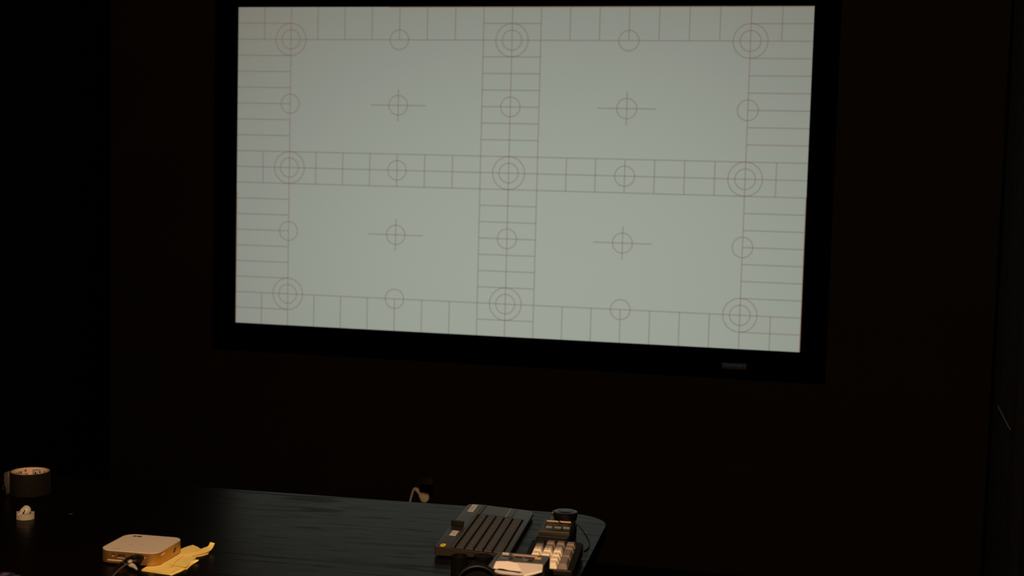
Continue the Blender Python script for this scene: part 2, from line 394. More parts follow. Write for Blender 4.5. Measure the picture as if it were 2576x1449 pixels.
# ------------------------------------------------------------------ wall outlet, adapter, plug with cord
po = Wl(1070, 1231, WY)
op = empty('wall_outlet', (po.x, WY, po.z), 0, 'dark wall outlet plate low on the back wall above the table edge', 'outlet')
obj('cover_plate', box(-.031, .031, -.006, 0, -.048, .048, .002), M['plate'], op)
obj('socket_face', box(-.017, .017, -.008, -.005, -.034, .034, .001), M['blk_m'], op)
obj('screw', lathe([(0, -.0), (.003, 0), (.003, .0015), (0, .002)], 12), M['metal'], op, loc=(0, -.0055, .0), rot=(PI / 2, 0, 0))
pa = Wl(1070, 1236, WY - .035)
ad = empty('power_adapter', (pa.x, WY - .0085, pa.z), 0, 'black power adapter block plugged into the wall outlet', 'adapter')
obj('adapter_body', box(-.022, .022, -.028, 0, -.024, .022, .004), M['velvet'], ad)
for s in (-.006, .006): obj('prong', box(s - .001, s + .001, 0, .0082, -.004, .004), M['metal'], ad)
pp = Wl(1068.5, 1252, WY - .045)
pl = empty('white_power_plug', (pp.x, pp.y, pp.z), 0, 'round flat white power plug with a white cord below the black adapter', 'plug')
YP = WY - .045
rel = lambda px, py, y=YP: tuple(Wl(px, py, y) - pp)
# teardrop body facing the camera
out = []
rb = .0177
for i in range(25):
    a = math.radians(100 - 270 * i / 24)
    out.append((rb * math.cos(a), rb * math.sin(a)))
c1 = Wl(1059, 1246, YP) - pp; c2 = Wl(1055.5, 1243.5, YP) - pp
body = [( .0145, .0120), (.0172, .004)] + [(rb * math.cos(math.radians(a)), rb * math.sin(math.radians(a))) for a in range(-5, -176, -12)] + [(-.0172, .0035), (-.024, .0125), (-.019, .0175), (-.008, .0150), (.0100, .0150)]
bm = prism(body, -.008, .008, .003, 3)
for v in bm.verts: v.co = Vector((v.co.x, -v.co.z, v.co.y))
obj('plug_body', bm, M['plugw'], pl)
bm = tube([(-.012, -.0085, .001), (0, -.0085, -.0045), (.007, -.0085, -.002)], [.0008, .003, .0008], 8)
obj('finger_ridge', bm, M['plugw'], pl)
obj('strain_relief', tube([rel(1058, 1245), rel(1053.5, 1239.5), rel(1050.5, 1234.5), rel(1048.5, 1231), rel(1048, 1228)], [.0065, .0045, .0052, .0078, .0075, .0045], 14), M['plugw'], pl)
obj('cord', tube([rel(1049, 1228.5, YP + .008), rel(1045, 1228, YP + .006), rel(1041, 1231.5, YP), rel(1037, 1241), rel(1033, 1256), rel(1028, 1275), rel(1010, 1330, YP), rel(980, 1380, YP)], .0046, 12, flat=.7), M['plugw'], pl)

# ------------------------------------------------------------------ table
tb = empty('table', (-1.6, 2.1, 0), math.radians(2.3), 'long black-stained wooden table with a rounded corner in front of the screen', 'table')
tbi = Matrix.Translation((-1.6, 2.1, 0)) @ Matrix.Rotation(math.radians(2.3), 4, 'Z'); tbi = tbi.inverted()
def tl(x, y): q = tbi @ Vector((x, y, 0)); return q.x, q.y
xr, yf = tl(-.4385, 2.70)[0], tl(-.60, 2.8960)[1]
obj('tabletop', prism(rrect(-1.15, xr, -.85, yf, [.088, .02, .05, .05], 14), .718, .75, .0015, 2), M['wood'], tb)
for lx in (-1.0, xr - .14):
    for ly in (-.72, yf - .16):
        obj('leg', box(lx - .025, lx + .025, ly - .025, ly + .025, .0, .718, .003), M['metal'], tb)
obj('apron', box(-1.0, xr - .14, yf - .17, yf - .15, .65, .718, .001), M['metal'], tb)

# ------------------------------------------------------------------ roll of gaffer tape
tc_ = (T(25, 1240) + T(127, 1240)) / 2
tr = empty('gaffer_tape_roll', (tc_.x, tc_.y, .75), 0, 'roll of black gaffer tape standing flat at the left end of the table', 'tape')
RO, RI, HT = .0425, .0392, .0485
obj('tape_winding', lathe([(RO, .0), (RO, HT - .0006), (RO - .0004, HT), (RI + .0010, HT), (RI + .0010, 0)], 96, closed=True), M['gaff'], tr)
core = obj('core', lathe([(RI + .001, .0002), (RI + .001, HT + .0002), (RI, HT + .0002), (RI - .0008, HT - .0006), (RI - .0008, .0002)], 96, closed=True), M['card'], tr)
obj('core_rim', lathe([(RO - .0014, HT), (RO - .0014, HT + .0006), (RI - .0006, HT + .0006), (RI - .0006, HT)], 96, closed=True), M['cardedge'], tr)
bdir = Vector((tc_.x, tc_.y)).normalized(); rdir = Vector((bdir.y, -bdir.x))
RT = RI - .0012
def oncore(s, z, rr=RT):     # s : arc length to the right of the far point
    a = s / RT; p = (bdir * math.cos(a) + rdir * math.sin(a)) * rr
    return (p.x, p.y, z)
def arcpatch(bm, s0, s1, z0, z1, rr=RT, n=8, r=0):
    for i in range(n):
        a, b = s0 + (s1 - s0) * i / n, s0 + (s1 - s0) * (i + 1) / n
        bm.faces.new([bm.verts.new(oncore(*q, rr)) for q in ((a, z0), (b, z0), (b, z1), (a, z1))])
zp = .0365
bm = bmesh.new()
put_text(bm, 'GAFF', .0118, lambda x, y: oncore(-.0300 + x, .0370 + y), .02, .95)
put_text(bm, '-GAFF', .0118, lambda x, y: oncore(.0415 + x, .0370 + y), .02, .95)
put_text(bm, 'USA', .0062, lambda x, y: oncore(-.0098 + x, .0345 + y), .02, 1.0)
put_text(bm, 'TM', .0024, lambda x, y: oncore(-.0162 + x, .0418 + y), .0)
for a, b, c, d in ((.0055, .0245, .0430, .0436), (.0055, .0245, .0325, .0331), (.0055, .0061, .0325, .0436)): arcpatch(bm, a, b, c, d)
obj('print', bm, M['inkb'], core, smooth=False)['label'] = 'black printed lettering inside the core'
bm = bmesh.new(); arcpatch(bm, .0064, .0128, .0334, .0427, RT + .0001); obj('print_patch', bm, M['darkred'], core, smooth=False)
bm = bmesh.new(); arcpatch(bm, .0128, .0190, .0334, .0427, RT + .0001)
cz = .0380; V0 = [oncore(.0212 + .0048 * math.cos(2 * PI * i / 24), cz + .0046 * math.sin(2 * PI * i / 24), RT + .0001) for i in range(24)]
bm.faces.new([bm.verts.new(p) for p in V0]); obj('print_patch', bm, M['blueink'], core, smooth=False)
bm = bmesh.new()
for ch, s in (('P', .0098), ('R', .0158), ('O', .0212)): put_text(bm, ch, .0108, lambda x, y, s=s: oncore(s + x, .0380 + y, RT - .0002), .025)
obj('print_letters', bm, M['card'], core, smooth=False)
for nm, sel in (('blueink', 0), ('redink', 1)):
    bm = bmesh.new(); P5 = []
    for i in range(10):
        r = .0046 if i % 2 == 0 else .0019; a = PI / 2 + i * PI / 5; P5.append((r * math.cos(a), r * math.sin(a)))
    idx = (range(0, 5), range(5, 10))[sel]
    for i in range(10):
        j = (i + 1) % 10; blue = (P5[i][1] + P5[j][1]) / 2 > -.9 * ((P5[i][0] + P5[j][0]) / 2) * -1
        if blue == (sel == 0):
            bm.faces.new([bm.verts.new(oncore(-.0098 + x, .0422 + y, RT - .0001)) for x, y in ((0, 0), P5[i], P5[j])])
    obj('print_star', bm, M[nm], core, smooth=False)
# loose tail, adhesive side out, leaving the winding on the left
tpts = [T(27, 1240), T(21, 1241), T(12.5, 1244.5)]
bm = bmesh.new(); n = 24; pr = None
for i in range(n + 1):
    z = .048 * i / n; cur = []
    for j in range(7):
        f = j / 6; p = tpts[0].lerp(tpts[1], f * 2) if f < .5 else tpts[1].lerp(tpts[2], f * 2 - 1)
        w_ = .0010 * math.sin(z * 130) * f + .0004 * math.sin(z * 520 + 1) * f * f - .0025 * (z - .024) / .024 * f
        cur.append(bm.verts.new((p.x - tc_.x + w_, p.y - tc_.y + .0012 * math.sin(z * 120 + f * 2), z + .0005)))
    if pr:
        for j in range(6): bm.faces.new((pr[j], pr[j + 1], cur[j + 1], cur[j]))
    pr = cur
bmesh.ops.solidify(bm, geom=bm.faces[:], thickness=.0003)
obj('loose_tail', bm, M['adhesive'], tr)['label'] = 'torn loose end with pale adhesive side'
q = tpts[2] - tc_
obj('frayed_thread', tube([(q.x, q.y, .024), (q.x - .003, q.y, .020), (q.x - .0055, q.y, .015), (q.x - .004, q.y, .0125), (q.x, q.y, .0135)], .00018, 6), M['adhesive'], tr)

# ------------------------------------------------------------------ cream loop with the egg-shaped earpiece in it
lc = (T(43, 1305) + T(87, 1305)) / 2
RL = (T(87, 1305) - T(43, 1305)).length / 2 * .96
lp = empty('tape_loop', (lc.x, lc.y, .75), 0, 'small loop of cream tape standing on edge in front of the gaffer roll', 'tape')
bm = bmesh.new(); n = 64; rr_ = []
cdir = Vector((lc.x, lc.y)).normalized(); crt = Vector((cdir.y, -cdir.x))
for i in range(n + 9):
    a = 2 * PI * i / n; over = 1.0 + (.035 if i > n else 0) + .0007 * i
    ux, uy = math.cos(a + 2.6), math.sin(a + 2.6); 
    zt = .0125 + .0012 * math.sin(a * 2 + .5) + .002 * math.exp(-((ux + .95) / .3) ** 2)
    e = crt * ux * RL * over + cdir * uy * RL * .80 * over
    e2 = crt * ux * (RL * over - .0012) + cdir * uy * (RL * .8 * over - .0012)
    rr_.append([bm.verts.new((e.x, e.y, .0)), bm.verts.new((e.x, e.y, zt)), bm.verts.new((e2.x, e2.y, zt)), bm.verts.new((e2.x, e2.y, .0))])
for A, B in zip(rr_[:-1], rr_[1:]):
    for j in range(4): bm.faces.new((A[j], B[j], B[(j + 1) % 4], A[(j + 1) % 4]))
bm.faces.new(rr_[0]); bm.faces.new(rr_[-1][::-1])
obj('band', bm, M['creamtape'], lp)
eb = empty('earpiece', (lc.x, lc.y, .7515), math.atan2(crt.y, crt.x), 'small egg-shaped cream earpiece with a dark slot resting in the tape loop', 'earpiece')
bm = bmesh.new(); bmesh.ops.create_uvsphere(bm, u_segments=32, v_segments=20, radius=1)
for v in bm.verts:
    x, y, z = v.co; t = max(0, -x * .42 + -z * .15)
    v.co = Vector((x * .0098 * (1 + .75 * t) + .0005, y * .0105, .0135 + z * .0105 * (1 - .40 * t) - .0035 * t * 1.3 + .002))
obj('shell', bm, M['white_pl'], eb)
obj('sound_slot', tube([(-.0052, -.0100, .0125), (-.0035, -.0103, .0150), (-.0012, -.0098, .0196)], [.0013, .0012, .0007], 10), M['blk'], eb)
obj('stem', tube([(-.004, -.001, .009), (-.010, -.004, .010), (-.0155, -.006, .0085)], [.0045, .0036, .0030], 12), M['white_pl'], eb)

# ------------------------------------------------------------------ pocket projector
fl, fr_, br, bl = T(255.5, 1384, .775), T(404, 1398, .775), T(455, 1354, .775), T(314, 1343, .775)
pc = (fl + fr_ + br + bl) / 4
pj = empty('pocket_projector', (pc.x, pc.y, .75), math.radians(2.2), 'square gold pocket projector with a pale top on yellow folded paper', 'projector')
PH = .0572
def prof_body(z0, z1, ins): return rrect(-PH + ins, PH - ins, -PH + ins, PH - ins, .021 - ins, 10)
bm = prism(prof_body(0, 0, 0), .0035, .0252, .002, 3); obj('shell', bm, M['gold'], pj)
obj('base_pad', prism(rrect(-PH + .008, PH - .008, -PH + .008, PH - .008, .014, 6), 0.0004, .0036), M['blk'], pj)
obj('top_cover', prism(rrect(-PH + .0004, PH - .0004, -PH + .0004, PH - .0004, .0206, 10), .0250, .0266, .0009, 3), M['projtop'], pj)
RZm = Matrix.Rotation(math.radians(2.2), 4, 'Z').inverted()
def pl_(px, py, z=.7766): q = RZm @ (T(px, py, z) - Vector((pc.x, pc.y, .75))); return q
bm = bmesh.new()
q = pl_(343, 1371); 
lathe([(.0104, .0266), (.0104, .0268), (.0112, .0268), (.0112, .0266)], 40, q.x, q.y, True, bm)
obj('button_ring', bm, mat('faint_ring', (.42, .36, .33), .5), pj, smooth=False)['label'] = 'faint grey ring'
# dark maker's mark near the back-left corner : rounded square with the notch of a K
q = pl_(346, 1349.3); bm = bmesh.new(); s = .0085
prism([(q.x - s, q.y - s * .42), (q.x - s * .35, q.y - s * .42), (q.x - s * .35, q.y - s * .1), (q.x + s * .35, q.y - s * .42), (q.x + s, q.y - s * .42), (q.x + s, q.y - s * .45), (q.x + s * .35, q.y), (q.x + s, q.y + s * .45), (q.x + s, q.y + s * .42), (q.x + s * .35, q.y + s * .42), (q.x - s * .35, q.y + s * .1), (q.x - s * .35, q.y + s * .42), (q.x - s, q.y + s * .42)], .0266, .02675, bm=bm)
obj('logo', bm, M['darkred'], pj, smooth=False)
q = pl_(291, 1380.5); bm = bmesh.new(); put_text(bm, 'LUMA', .0070, lambda x, y: (q.x + x, q.y + y, .02672), .0)
obj('model_lettering', bm, mat('faint_lettering', (.26, .22, .21), .6), pj, smooth=False)
q = pl_(377, 1391); obj('status_light', lathe([(.0021, .0266), (.0019, .0269), (0, .0270)], 16, q.x, q.y), M['led'], pj)['label'] = 'glowing red status light'
def front(px, py):            # point on the front face, local
    n_ = RZm @ Vector((0, 0, 0)); 
    o_ = RZm @ (CAMPOS - Vector((pc.x, pc.y, .75))); d_ = RZm @ ray(px, py); t = (-PH - o_.y) / d_.y; return o_ + d_ * t
def right(px, py):
    o_ = RZm @ (CAMPOS - Vector((pc.x, pc.y, .75))); d_ = RZm @ ray(px, py); t = (PH - o_.x) / d_.x; return o_ + d_ * t
q = front(285.5, 1394.5); bm = lathe([(0, 0), (.0017, 0), (.0017, .0004), (0, .0004)], 16); obj('audio_jack', bm, M['ports'], pj, loc=(q.x, -PH - .0001, q.z), rot=(PI / 2, 0, 0))
q = front(284.5, 1398.0); obj('port_mark', box(q.x - .0016, q.x + .0016, -PH - .0003, -PH, q.z - .0007, q.z + .0007), M['lightmark'], pj)
q = front(306, 1398.8); us = obj('usb_port', box(q.x - .0066, q.x + .0066, -PH - .0003, -PH + .002, q.z - .0027, q.z + .0027, .0001), M['ports'], pj)
obj('usb_tongue', box(q.x - .0045, q.x + .0055, -PH - .0006, -PH, q.z - .0012, q.z + .0006), M['portmetal'], us)
q = front(304, 1403.3); obj('port_mark', box(q.x - .006, q.x + .007, -PH - .0003, -PH, q.z - .0005, q.z + .0005), M['lightmark'], pj)
q = front(287, 1409.2); obj('port_mark', box(q.x - .0125, q.x + .016, -PH - .0003, -PH, q.z - .0008, q.z + .0008), M['lightmark'], pj)
q = front(364, 1403.5); obj('port_mark', box(q.x - .0012, q.x + .0012, -PH - .0003, -PH, q.z - .0006, q.z + .0006), M['lightmark'], pj)
q = front(350, 1399); obj('hdmi_port', box(q.x - .008, q.x + .008, -PH - .0004, -PH, q.z - .003, q.z + .003), M['ports'], pj)
for k, (px, py) in enumerate(((440.5, 1379.2), (439.5, 1383.3), (438.3, 1387.8))):
    q = right(px, py); obj('vent_slot', box(PH - .0005, PH + .0003, q.y - .0052, q.y + .0052, q.z - .0009, q.z + .0009), M['ports'], pj)
q = right(410.5, 1393.5); bm = bmesh.new(); box(PH - .0003, PH + .0004, q.y - .007, q.y + .007, q.z - .0013, q.z + .0013, bm=bm)
obj('port_mark', bm, M['lightmark'], pj)

# cables at the projector's front
cb = T(326, 1420)
def R3(px, py, z): return tuple(T(px, py, z) - Vector((cb.x, cb.y, .75)))
c1 = empty('video_cable', (cb.x, cb.y, .75), 0, 'black video cable with a chunky plug in the front of the gold projector', 'cable')
obj('plug', tube([R3(337, 1399.5, .768), R3(331, 1405.5, .767), R3(324, 1409, .766), R3(317, 1413.5, .764)], [.0050, .0074, .0076, .0048], 10, flat=.62), M['blk'], c1)
obj('cord', tube([R3(322, 1411, .764), R3(309, 1414.5, .762), R3(299, 1422, .7585), R3(289, 1433, .755), R3(277, 1447, .7535), R3(262, 1466, .7535)], .0026, 10), M['rubber'], c1)
c2 = empty('power_cable', (cb.x, cb.y, .75), 0, 'brown-grey power cable curving left below the gold projector', 'cable')
obj('plug', tube([R3(359, 1401, .768), R3(350, 1405.5, .767), R3(341, 1411, .765), R3(330, 1415, .763)], [.0050, .0058, .0058, .0045], 10), M['blk'], c2)
obj('cord', tube([R3(331, 1415, .762), R3(318, 1419.5, .759), R3(307, 1427, .7565), R3(296, 1437, .754), R3(285, 1448, .753), R3(270, 1466, .753)], .0019, 10), M['cable_b'], c2)
obj('cord_drop', tube([R3(359, 1400, .7675), R3(361.5, 1404, .763), R3(361, 1412, .757)], .0019, 8), M['rubber'], c2)
c3 = empty('thin_cable', (cb.x, cb.y, .75), 0, 'thin dark cable with a grey speckled sleeve curving right below the gold projector', 'cable')
obj('sleeve_knot', tube([R3(323, 1414.5, .7655), R3(328, 1412.5, .766), R3(333, 1411, .765)], [.0022, .0034, .0028], 10), M['tag'], c3)
obj('sleeve', tube([R3(326, 1417.5, .7605), R3(330, 1421, .7590), R3(337, 1425, .7575), R3(345, 1433, .7550)], [.0042, .0050, .0036, .0016], 10), M['tag'], c3)
obj('cord', tube([R3(343, 1430.5, .7555), R3(350, 1437.5, .7535), R3(358, 1443, .7525), R3(372, 1449, .752), R3(390, 1460, .752)], .0014, 8), M['rubber'], c3)

# folded yellow papers
def P3(c, px, py, z): return tuple(T(px, py, .75 + z) - Vector((c.x, c.y, .75)))
a = T(490, 1388)
yp = empty('folded_yellow_paper', (a.x, a.y, .75), 0, 'folded yellow lined paper with a curled strip beside the back of the gold projector', 'paper', 'folded yellow papers under the projector')
g = lambda *r: [P3(a, *q_) for q_ in r]
obj('sheet', sheet([g((432, 1390, .0012), (468, 1375.8, .0014), (485, 1370.6, .0016)), g((440, 1396, .0012), (472, 1388, .0020), (500, 1377.5, .0020)), g((450, 1399, .0012), (480, 1398.6, .0012), (512, 1390, .0022))], .0004), M['yellowpaper'], yp)
obj('curled_strip', sheet([g((462, 1397.6, .0025), (489, 1391, .0040), (510, 1379, .0050), (523, 1374, .0070), (529, 1363.8, .0140)), g((478, 1399, .0025), (500, 1395, .0035), (522, 1388.5, .0040), (533, 1381, .0060), (540.5, 1366.5, .0130))], .0004), M['yellowpaper'], yp)
obj('sheet', sheet([g((455, 1397, .0008), (490, 1394, .0009), (522, 1387, .0010)), g((463, 1401, .0008), (500, 1399.2, .0008), (526, 1390.5, .0009))], .0004), M['yellowpaper'], yp)
obj('sheet', sheet([g((470, 1398, .0004), (500, 1396, .0004), (521, 1391, .0005)), g((480, 1402, .0004), (505, 1399, .0004), (524, 1393.5, .0005))], .0003), M['yellowpaper'], yp)
obj('margin_line', tube(g((454, 1391.5, .0027), (476, 1388.5, .0029), (492, 1384.8, .0040), (506, 1379.8, .0056)), .0004, 6), M['redline'], yp)
a2 = T(420, 1430)
yp2 = empty('folded_yellow_paper', (a2.x, a2.y, .75), 0, 'folded yellow lined paper with a crease under the front right corner of the gold projector', 'paper', 'folded yellow papers under the projector')
g = lambda *r: [P3(a2, *q_) for q_ in r]
obj('sheet', sheet([g((356, 1433, .0016), (392, 1437.5, .0024), (430, 1441.5, .0026)), g((372, 1424, .0016), (412, 1427, .0022), (449, 1430.5, .0024)), g((398, 1417.5, .0015), (432, 1420.5, .0016), (466, 1427.5, .0022))], .0004), M['yellowpaper'], yp2)
obj('sheet', sheet([g((398, 1417.0, .0022), (430, 1421.0, .0036), (468, 1427.0, .0048)), g((415, 1406, .0012), (447, 1408.5, .0026), (481, 1414, .0036)), g((428, 1397.5, .0012), (463, 1397.6, .0020), (495, 1400, .0030))], .0004), M['yellowpaper'], yp2)
obj('sheet', sheet([g((356, 1435.5, .0005), (392, 1441, .0008), (431, 1446.5, .0008)), g((380, 1424, .0005), (425, 1432, .0008), (463, 1433.5, .0012)), g((405, 1414, .0005), (455, 1418, .0008), (494, 1405, .0012))], .0004), M['yellowpaper'], yp2)
obj('folded_flap', sheet([g((464, 1431.5, .0012), (472, 1420, .0030), (483, 1411.5, .0045), (499, 1407.5, .0060)), g((470, 1432, .0008), (481, 1422, .0012), (492, 1415, .0020), (499.5, 1409.8, .0045))], .0004), M['yellowpaper'], yp2)
obj('folded_flap', sheet([g((421, 1442.5, .0010), (436, 1440, .0018), (455, 1432.5, .0022)), g((430, 1448.2, .0006), (443, 1442.5, .0008), (461, 1434, .0010))], .0004), M['yellowpaper'], yp2)
obj('margin_line', tube(g((405, 1436.5, .0030), (424, 1429.5, .0030), (434, 1423, .0046), (442, 1413.5, .0040), (453, 1404, .0030), (462, 1400, .0026)), .0004, 6), M['redline'], yp2)

# ------------------------------------------------------------------ keyboard with touchpad
A = T(1080 + 115 / 9.057, 1250 + 1125 / 9.057, .770)
kb = empty('keyboard', (A.x, A.y, .75), math.radians(4.47), 'charcoal wireless keyboard with a touchpad at its far end', 'keyboard')
# local : x across (v, 0 function-key side .. .141), y along (u, 0 near end .. .358)
KW, KL = .1415, .357
ztop = lambda v: .0200 - .0085 * v / KW
bm = prism(rrect(0, KW, .0, KL, [.017, .017, .004, .010], 8), 0, 1, 0)
for v in bm.verts: v.co.z = ztop(v.co.x) if v.co.z > .5 else (.0050 if v.co.x > .02 else .0030)
es = [e for e in bm.edges if e.verts[0].co.z > .009 and e.verts[1].co.z > .009]
bmesh.ops.bevel(bm, geom=es, offset=.0016, segments=3, profile=.6, affect='EDGES')
obj('case', bm, M['kb'], kb)
for fx in (.012, KW - .012):
    for fy in (.02, KL - .03): obj('foot', box(fx - .006, fx + .006, fy - .006, fy + .006, 0, .0058, .0005), M['blk_m'], kb)
def flat(x0, x1, y0, y1, h0, h1, bm=None, bev=0):
    own = bmesh.new(); prism(rrect(x0, x1, y0, y1, bev, 4) if bev else [(x0, y0), (x1, y0), (x1, y1), (x0, y1)], 0, 1, bm=own)
    for v in own.verts: v.co.z = ztop(v.co.x) + (h1 if v.co.z > .5 else h0)
    return own
obj('key_well', flat(.0300, .1315, .0052, .2735, -.002, .0002), M['kbwell'], kb)
slope = math.atan(.0085 / KW)
kmesh = {}
def key(v0, v1, u0, u1, h=.0024, nm='key', mm='key'):
    w_, l_ = v1 - v0, u1 - u0; kk = (round(w_, 4), round(l_, 4), mm)
    if kk not in kmesh:
        b_ = bmesh.new(); t = .0007
        lo = [(-w_ / 2, -l_ / 2), (w_ / 2, -l_ / 2), (w_ / 2, l_ / 2), (-w_ / 2, l_ / 2)]
        A_ = [b_.verts.new((x, y, 0)) for x, y in lo]; B_ = [b_.verts.new((x - math.copysign(t, x), y - math.copysign(t, y), h)) for x, y in lo]
        b_.faces.new(A_[::-1]); f = b_.faces.new(B_)
        for i in range(4): b_.faces.new((A_[i], A_[(i + 1) % 4], B_[(i + 1) % 4], B_[i]))
        bmesh.ops.bevel(b_, geom=list(f.edges), offset=.0005, segments=2, profile=.6, affect='EDGES')
        me = bpy.data.meshes.new('key'); bmesh.ops.recalc_face_normals(b_, faces=b_.faces[:]); b_.to_mesh(me); b_.free(); me.materials.append(M[mm]); kmesh[kk] = me
    o = bpy.data.objects.new(nm, kmesh[kk]); COL.objects.link(o); o.parent = kb
    vm, um = (v0 + v1) / 2, (u0 + u1) / 2; o.location = (vm, um, ztop(vm)); o.rotation_euler = (0, slope, 0); return vm, um
leg = bmesh.new()
def klegend(s, vm, um, size=.0052, dv=0, du=0):
    put_text(leg, s, size, lambda x, y: (vm + dv - y, um + du + x, ztop(vm + dv - y) + .00265), .01)
rows_v = [(.0312, .0366), (.0400, .0548), (.0578, .0726), (.0756, .0904), (.0934, .1082), (.1112, .1285)]
def layout(ri, items, u0=.0068, u1=.2715):
    tot = sum(w_ for _, w_ in items); un = (u1 - u0) / tot; u = u0; v0, v1 = rows_v[ri]
    for s, w_ in items:
        vm, um = key(v0, v1, u + .0004, u + un * w_ - .0004)
        if s:
            if ri == 0: klegend(s, vm, um, .0034)
            elif len(s) > 1 and s[0] != '\\': klegend(s, vm, um, .0042)
            else: klegend(s, vm, um, .0052, dv=.0005, du=-.001)
        u += un * w_
layout(0, [('Esc', 1)] + [('F%d' % i, 1) for i in range(1, 13)] + [('Ins', 1)])
layout(1, [(c, 1) for c in '`1234567890-='] + [('back', 1.7)])
layout(2, [('tab', 1.4)] + [(c, 1) for c in 'QWERTYUIOP[]'] + [('\\', 1.1)])
layout(3, [('caps', 1.7)] + [(c, 1) for c in "ASDFGHJKL;'"] + [('enter', 1.9)])
layout(4, [('shift', 2.2)] + [(c, 1) for c in 'ZXCVBNM,./'] + [('shift', 2.4)])
layout(5, [('fn', 1.1), ('ctrl', 1.1), ('alt', 1.2), ('', 5.6), ('alt', 1.1), ('ctrl', 1.1), ('<', 1.1), ('v', 1.1), ('>', 1.1)])
obj('legends', leg, M['legend'], kb, smooth=False)['label'] = 'pale printed key legends'
obj('touchpad', flat(.0440, .0912, .2800, .3530, 0, .0004, bev=.002), M['pad'], kb)
obj('button_line', flat(.0912, .0928, .2790, .3540, 0, .0006), M['yline'], kb)['label'] = 'yellow line between touchpad and buttons'
obj('click_button', flat(.0930, .1035, .2815, .3530, 0, .0005, bev=.0015), M['pad'], kb)
for a_ in ((.0398, .0412, .2790, .3555), (.1048, .1062, .2830, .3540), (.0930, .1060, .2795, .2808)):
    obj('groove', flat(*a_, 0, .0003), M['ports'], kb, smooth=False)['label'] = 'black groove beside the touchpad'
obj('media_strip', flat(.0312, .0388, .2900, .3540, 0, .0010, bev=.001), M['key'], kb)
for u_ in (.3005, .326, .350):
    md = bmesh.new(); put_text(md, 'o', .006, lambda x, y, u_=u_: (.0350 - y, u_ + x, ztop(.035) + .0013), .01); obj('symbol', md, M['legend'], kb, smooth=False)
for v_, u_ in ((.0480, .2760), (.0905, .2755), (.1045, .2755), (.1190, .2755)):
    md = bmesh.new(); put_text(md, '-', .0075, lambda x, y, u_=u_, v_=v_: (v_ - y * 1, u_ + x * 1, ztop(v_) + .0005), .02)
    obj('symbol', md, M['legend'], kb, smooth=False)
bm = bmesh.new(); lathe([(.0042, 0), (.0042, .0012), (.0030, .0020), (0, .0021)], 24, bm=bm)
for v in bm.verts: v.co.y *= 1.3
obj('select_button', bm, mat('brown_button', (.10, .05, .03), .5), kb, loc=(.0348, .2820, ztop(.035)))['label'] = 'small brown oval button'
s1 = obj('sticker', flat(.0095, .0215, .2875, .3490, 0, .0003), M['paperlab'], kb, smooth=False); s1['label'] = 'long white label sticker with grey print'
bm = bmesh.new(); random.seed(2)
for vv in (.0128, .0160):
    u_ = .2950
    while u_ < .3400:
        l_ = random.uniform(.0016, .0034)
        for a_ in ((vv, vv + .0004, u_, u_ + l_), (vv + .0012, vv + .0016, u_, u_ + l_), (vv, vv + .0016, u_, u_ + .0006)):
            q_ = flat(*a_, .0003, .0004); me = bpy.data.meshes.new('t'); q_.to_mesh(me); q_.free(); bm.from_mesh(me); bpy.data.meshes.remove(me)
        u_ += l_ + .0010
obj('sticker_print', bm, mat('grey_label_print', (.20, .19, .20), .8), s1, smooth=False)
s2 = obj('sticker', flat(.0105, .0230, .0888, .1262, 0, .0003), M['paperlab'], kb, smooth=False); s2['label'] = 'short white label sticker'
bm = bmesh.new()
for i in range(4):
    q_ = flat(.0125 + i * .0024, .0134 + i * .0024, .094 + .002 * (i % 2), .120 - .003 * (i % 3), .0003, .0004); me = bpy.data.meshes.new('t'); q_.to_mesh(me); q_.free(); bm.from_mesh(me); bpy.data.meshes.remove(me)
obj('sticker_print', bm, mat('faint_grey_ink', (.40, .37, .36), .8), s2, smooth=False)
bm = bmesh.new(); lathe([(.0054, .0), (.0054, .0003), (0, .0003)], 32, bm=bm)
for v in bm.verts: v.co.y *= 2.0; v.co = Vector((v.co.x + .0136, v.co.y + .0145, v.co.z + ztop(.0136)))
d1 = obj('dot_sticker', bm, M['yellowdot'], kb, smooth=False); d1['label'] = 'bright yellow oval sticker'
obj('dot_print', flat(.0120, .0130, .0125, .0200, .0003, .0005), M['ink'], d1, smooth=False)

# black clip standing on the keyboard's left edge
cp = Matrix.Translation(kb.location) @ Matrix.Rotation(math.radians(4.47), 4, 'Z')
q = cp @ Vector((.0120, .1640, ztop(.012) + .0004))
ck = empty('receiver_block', q, math.radians(4.47), 'small black block standing on the function-key side of the charcoal keyboard', 'receiver')
ck.rotation_euler = (0, slope, math.radians(4.47))
obj('block_body', box(-.0125, .0125, -.0050, .0060, 0, .0095, .0010), M['blk_m'], ck)
obj('lid_lip', box(-.0130, .0130, -.0058, -.0030, .0080, .0102, .0006), M['blk'], ck)

# ------------------------------------------------------------------ numeric keypad
NR = math.radians(2.6); NO = T(1441.5, 1452, .75); rx, ry = math.cos(NR), math.sin(NR)
NWd, NL = .0980, .137
NO = NO - Vector((rx, ry, 0)) * NWd
npd = empty('numeric_keypad', (NO.x, NO.y, .75), NR, 'black numeric keypad with cream and beige keycaps at the right end of the table', 'keypad')
st = math.tan(math.radians(6.7)); zt2 = lambda y: .0115 + y * st
bm = prism(rrect(0, NWd, 0, NL, .006, 5), 0, 1, 0)
for v in bm.verts: v.co.z = zt2(v.co.y) if v.co.z > .5 else .0015 + v.co.y * st * .2
es = [e for e in bm.edges if min(e.verts[0].co.z, e.verts[1].co.z) > .009]
bmesh.ops.bevel(bm, geom=es, offset=.0015, segments=2, affect='EDGES')
obj('case', bm, M['blk_m'], npd)
for fx in (.008, NWd - .020):
    for fy, fz in ((NL - .024, .010), (.012, .005)): obj('foot', box(fx, fx + .012, fy, fy + .012, 0, fz, .001), M['rubber'], npd)
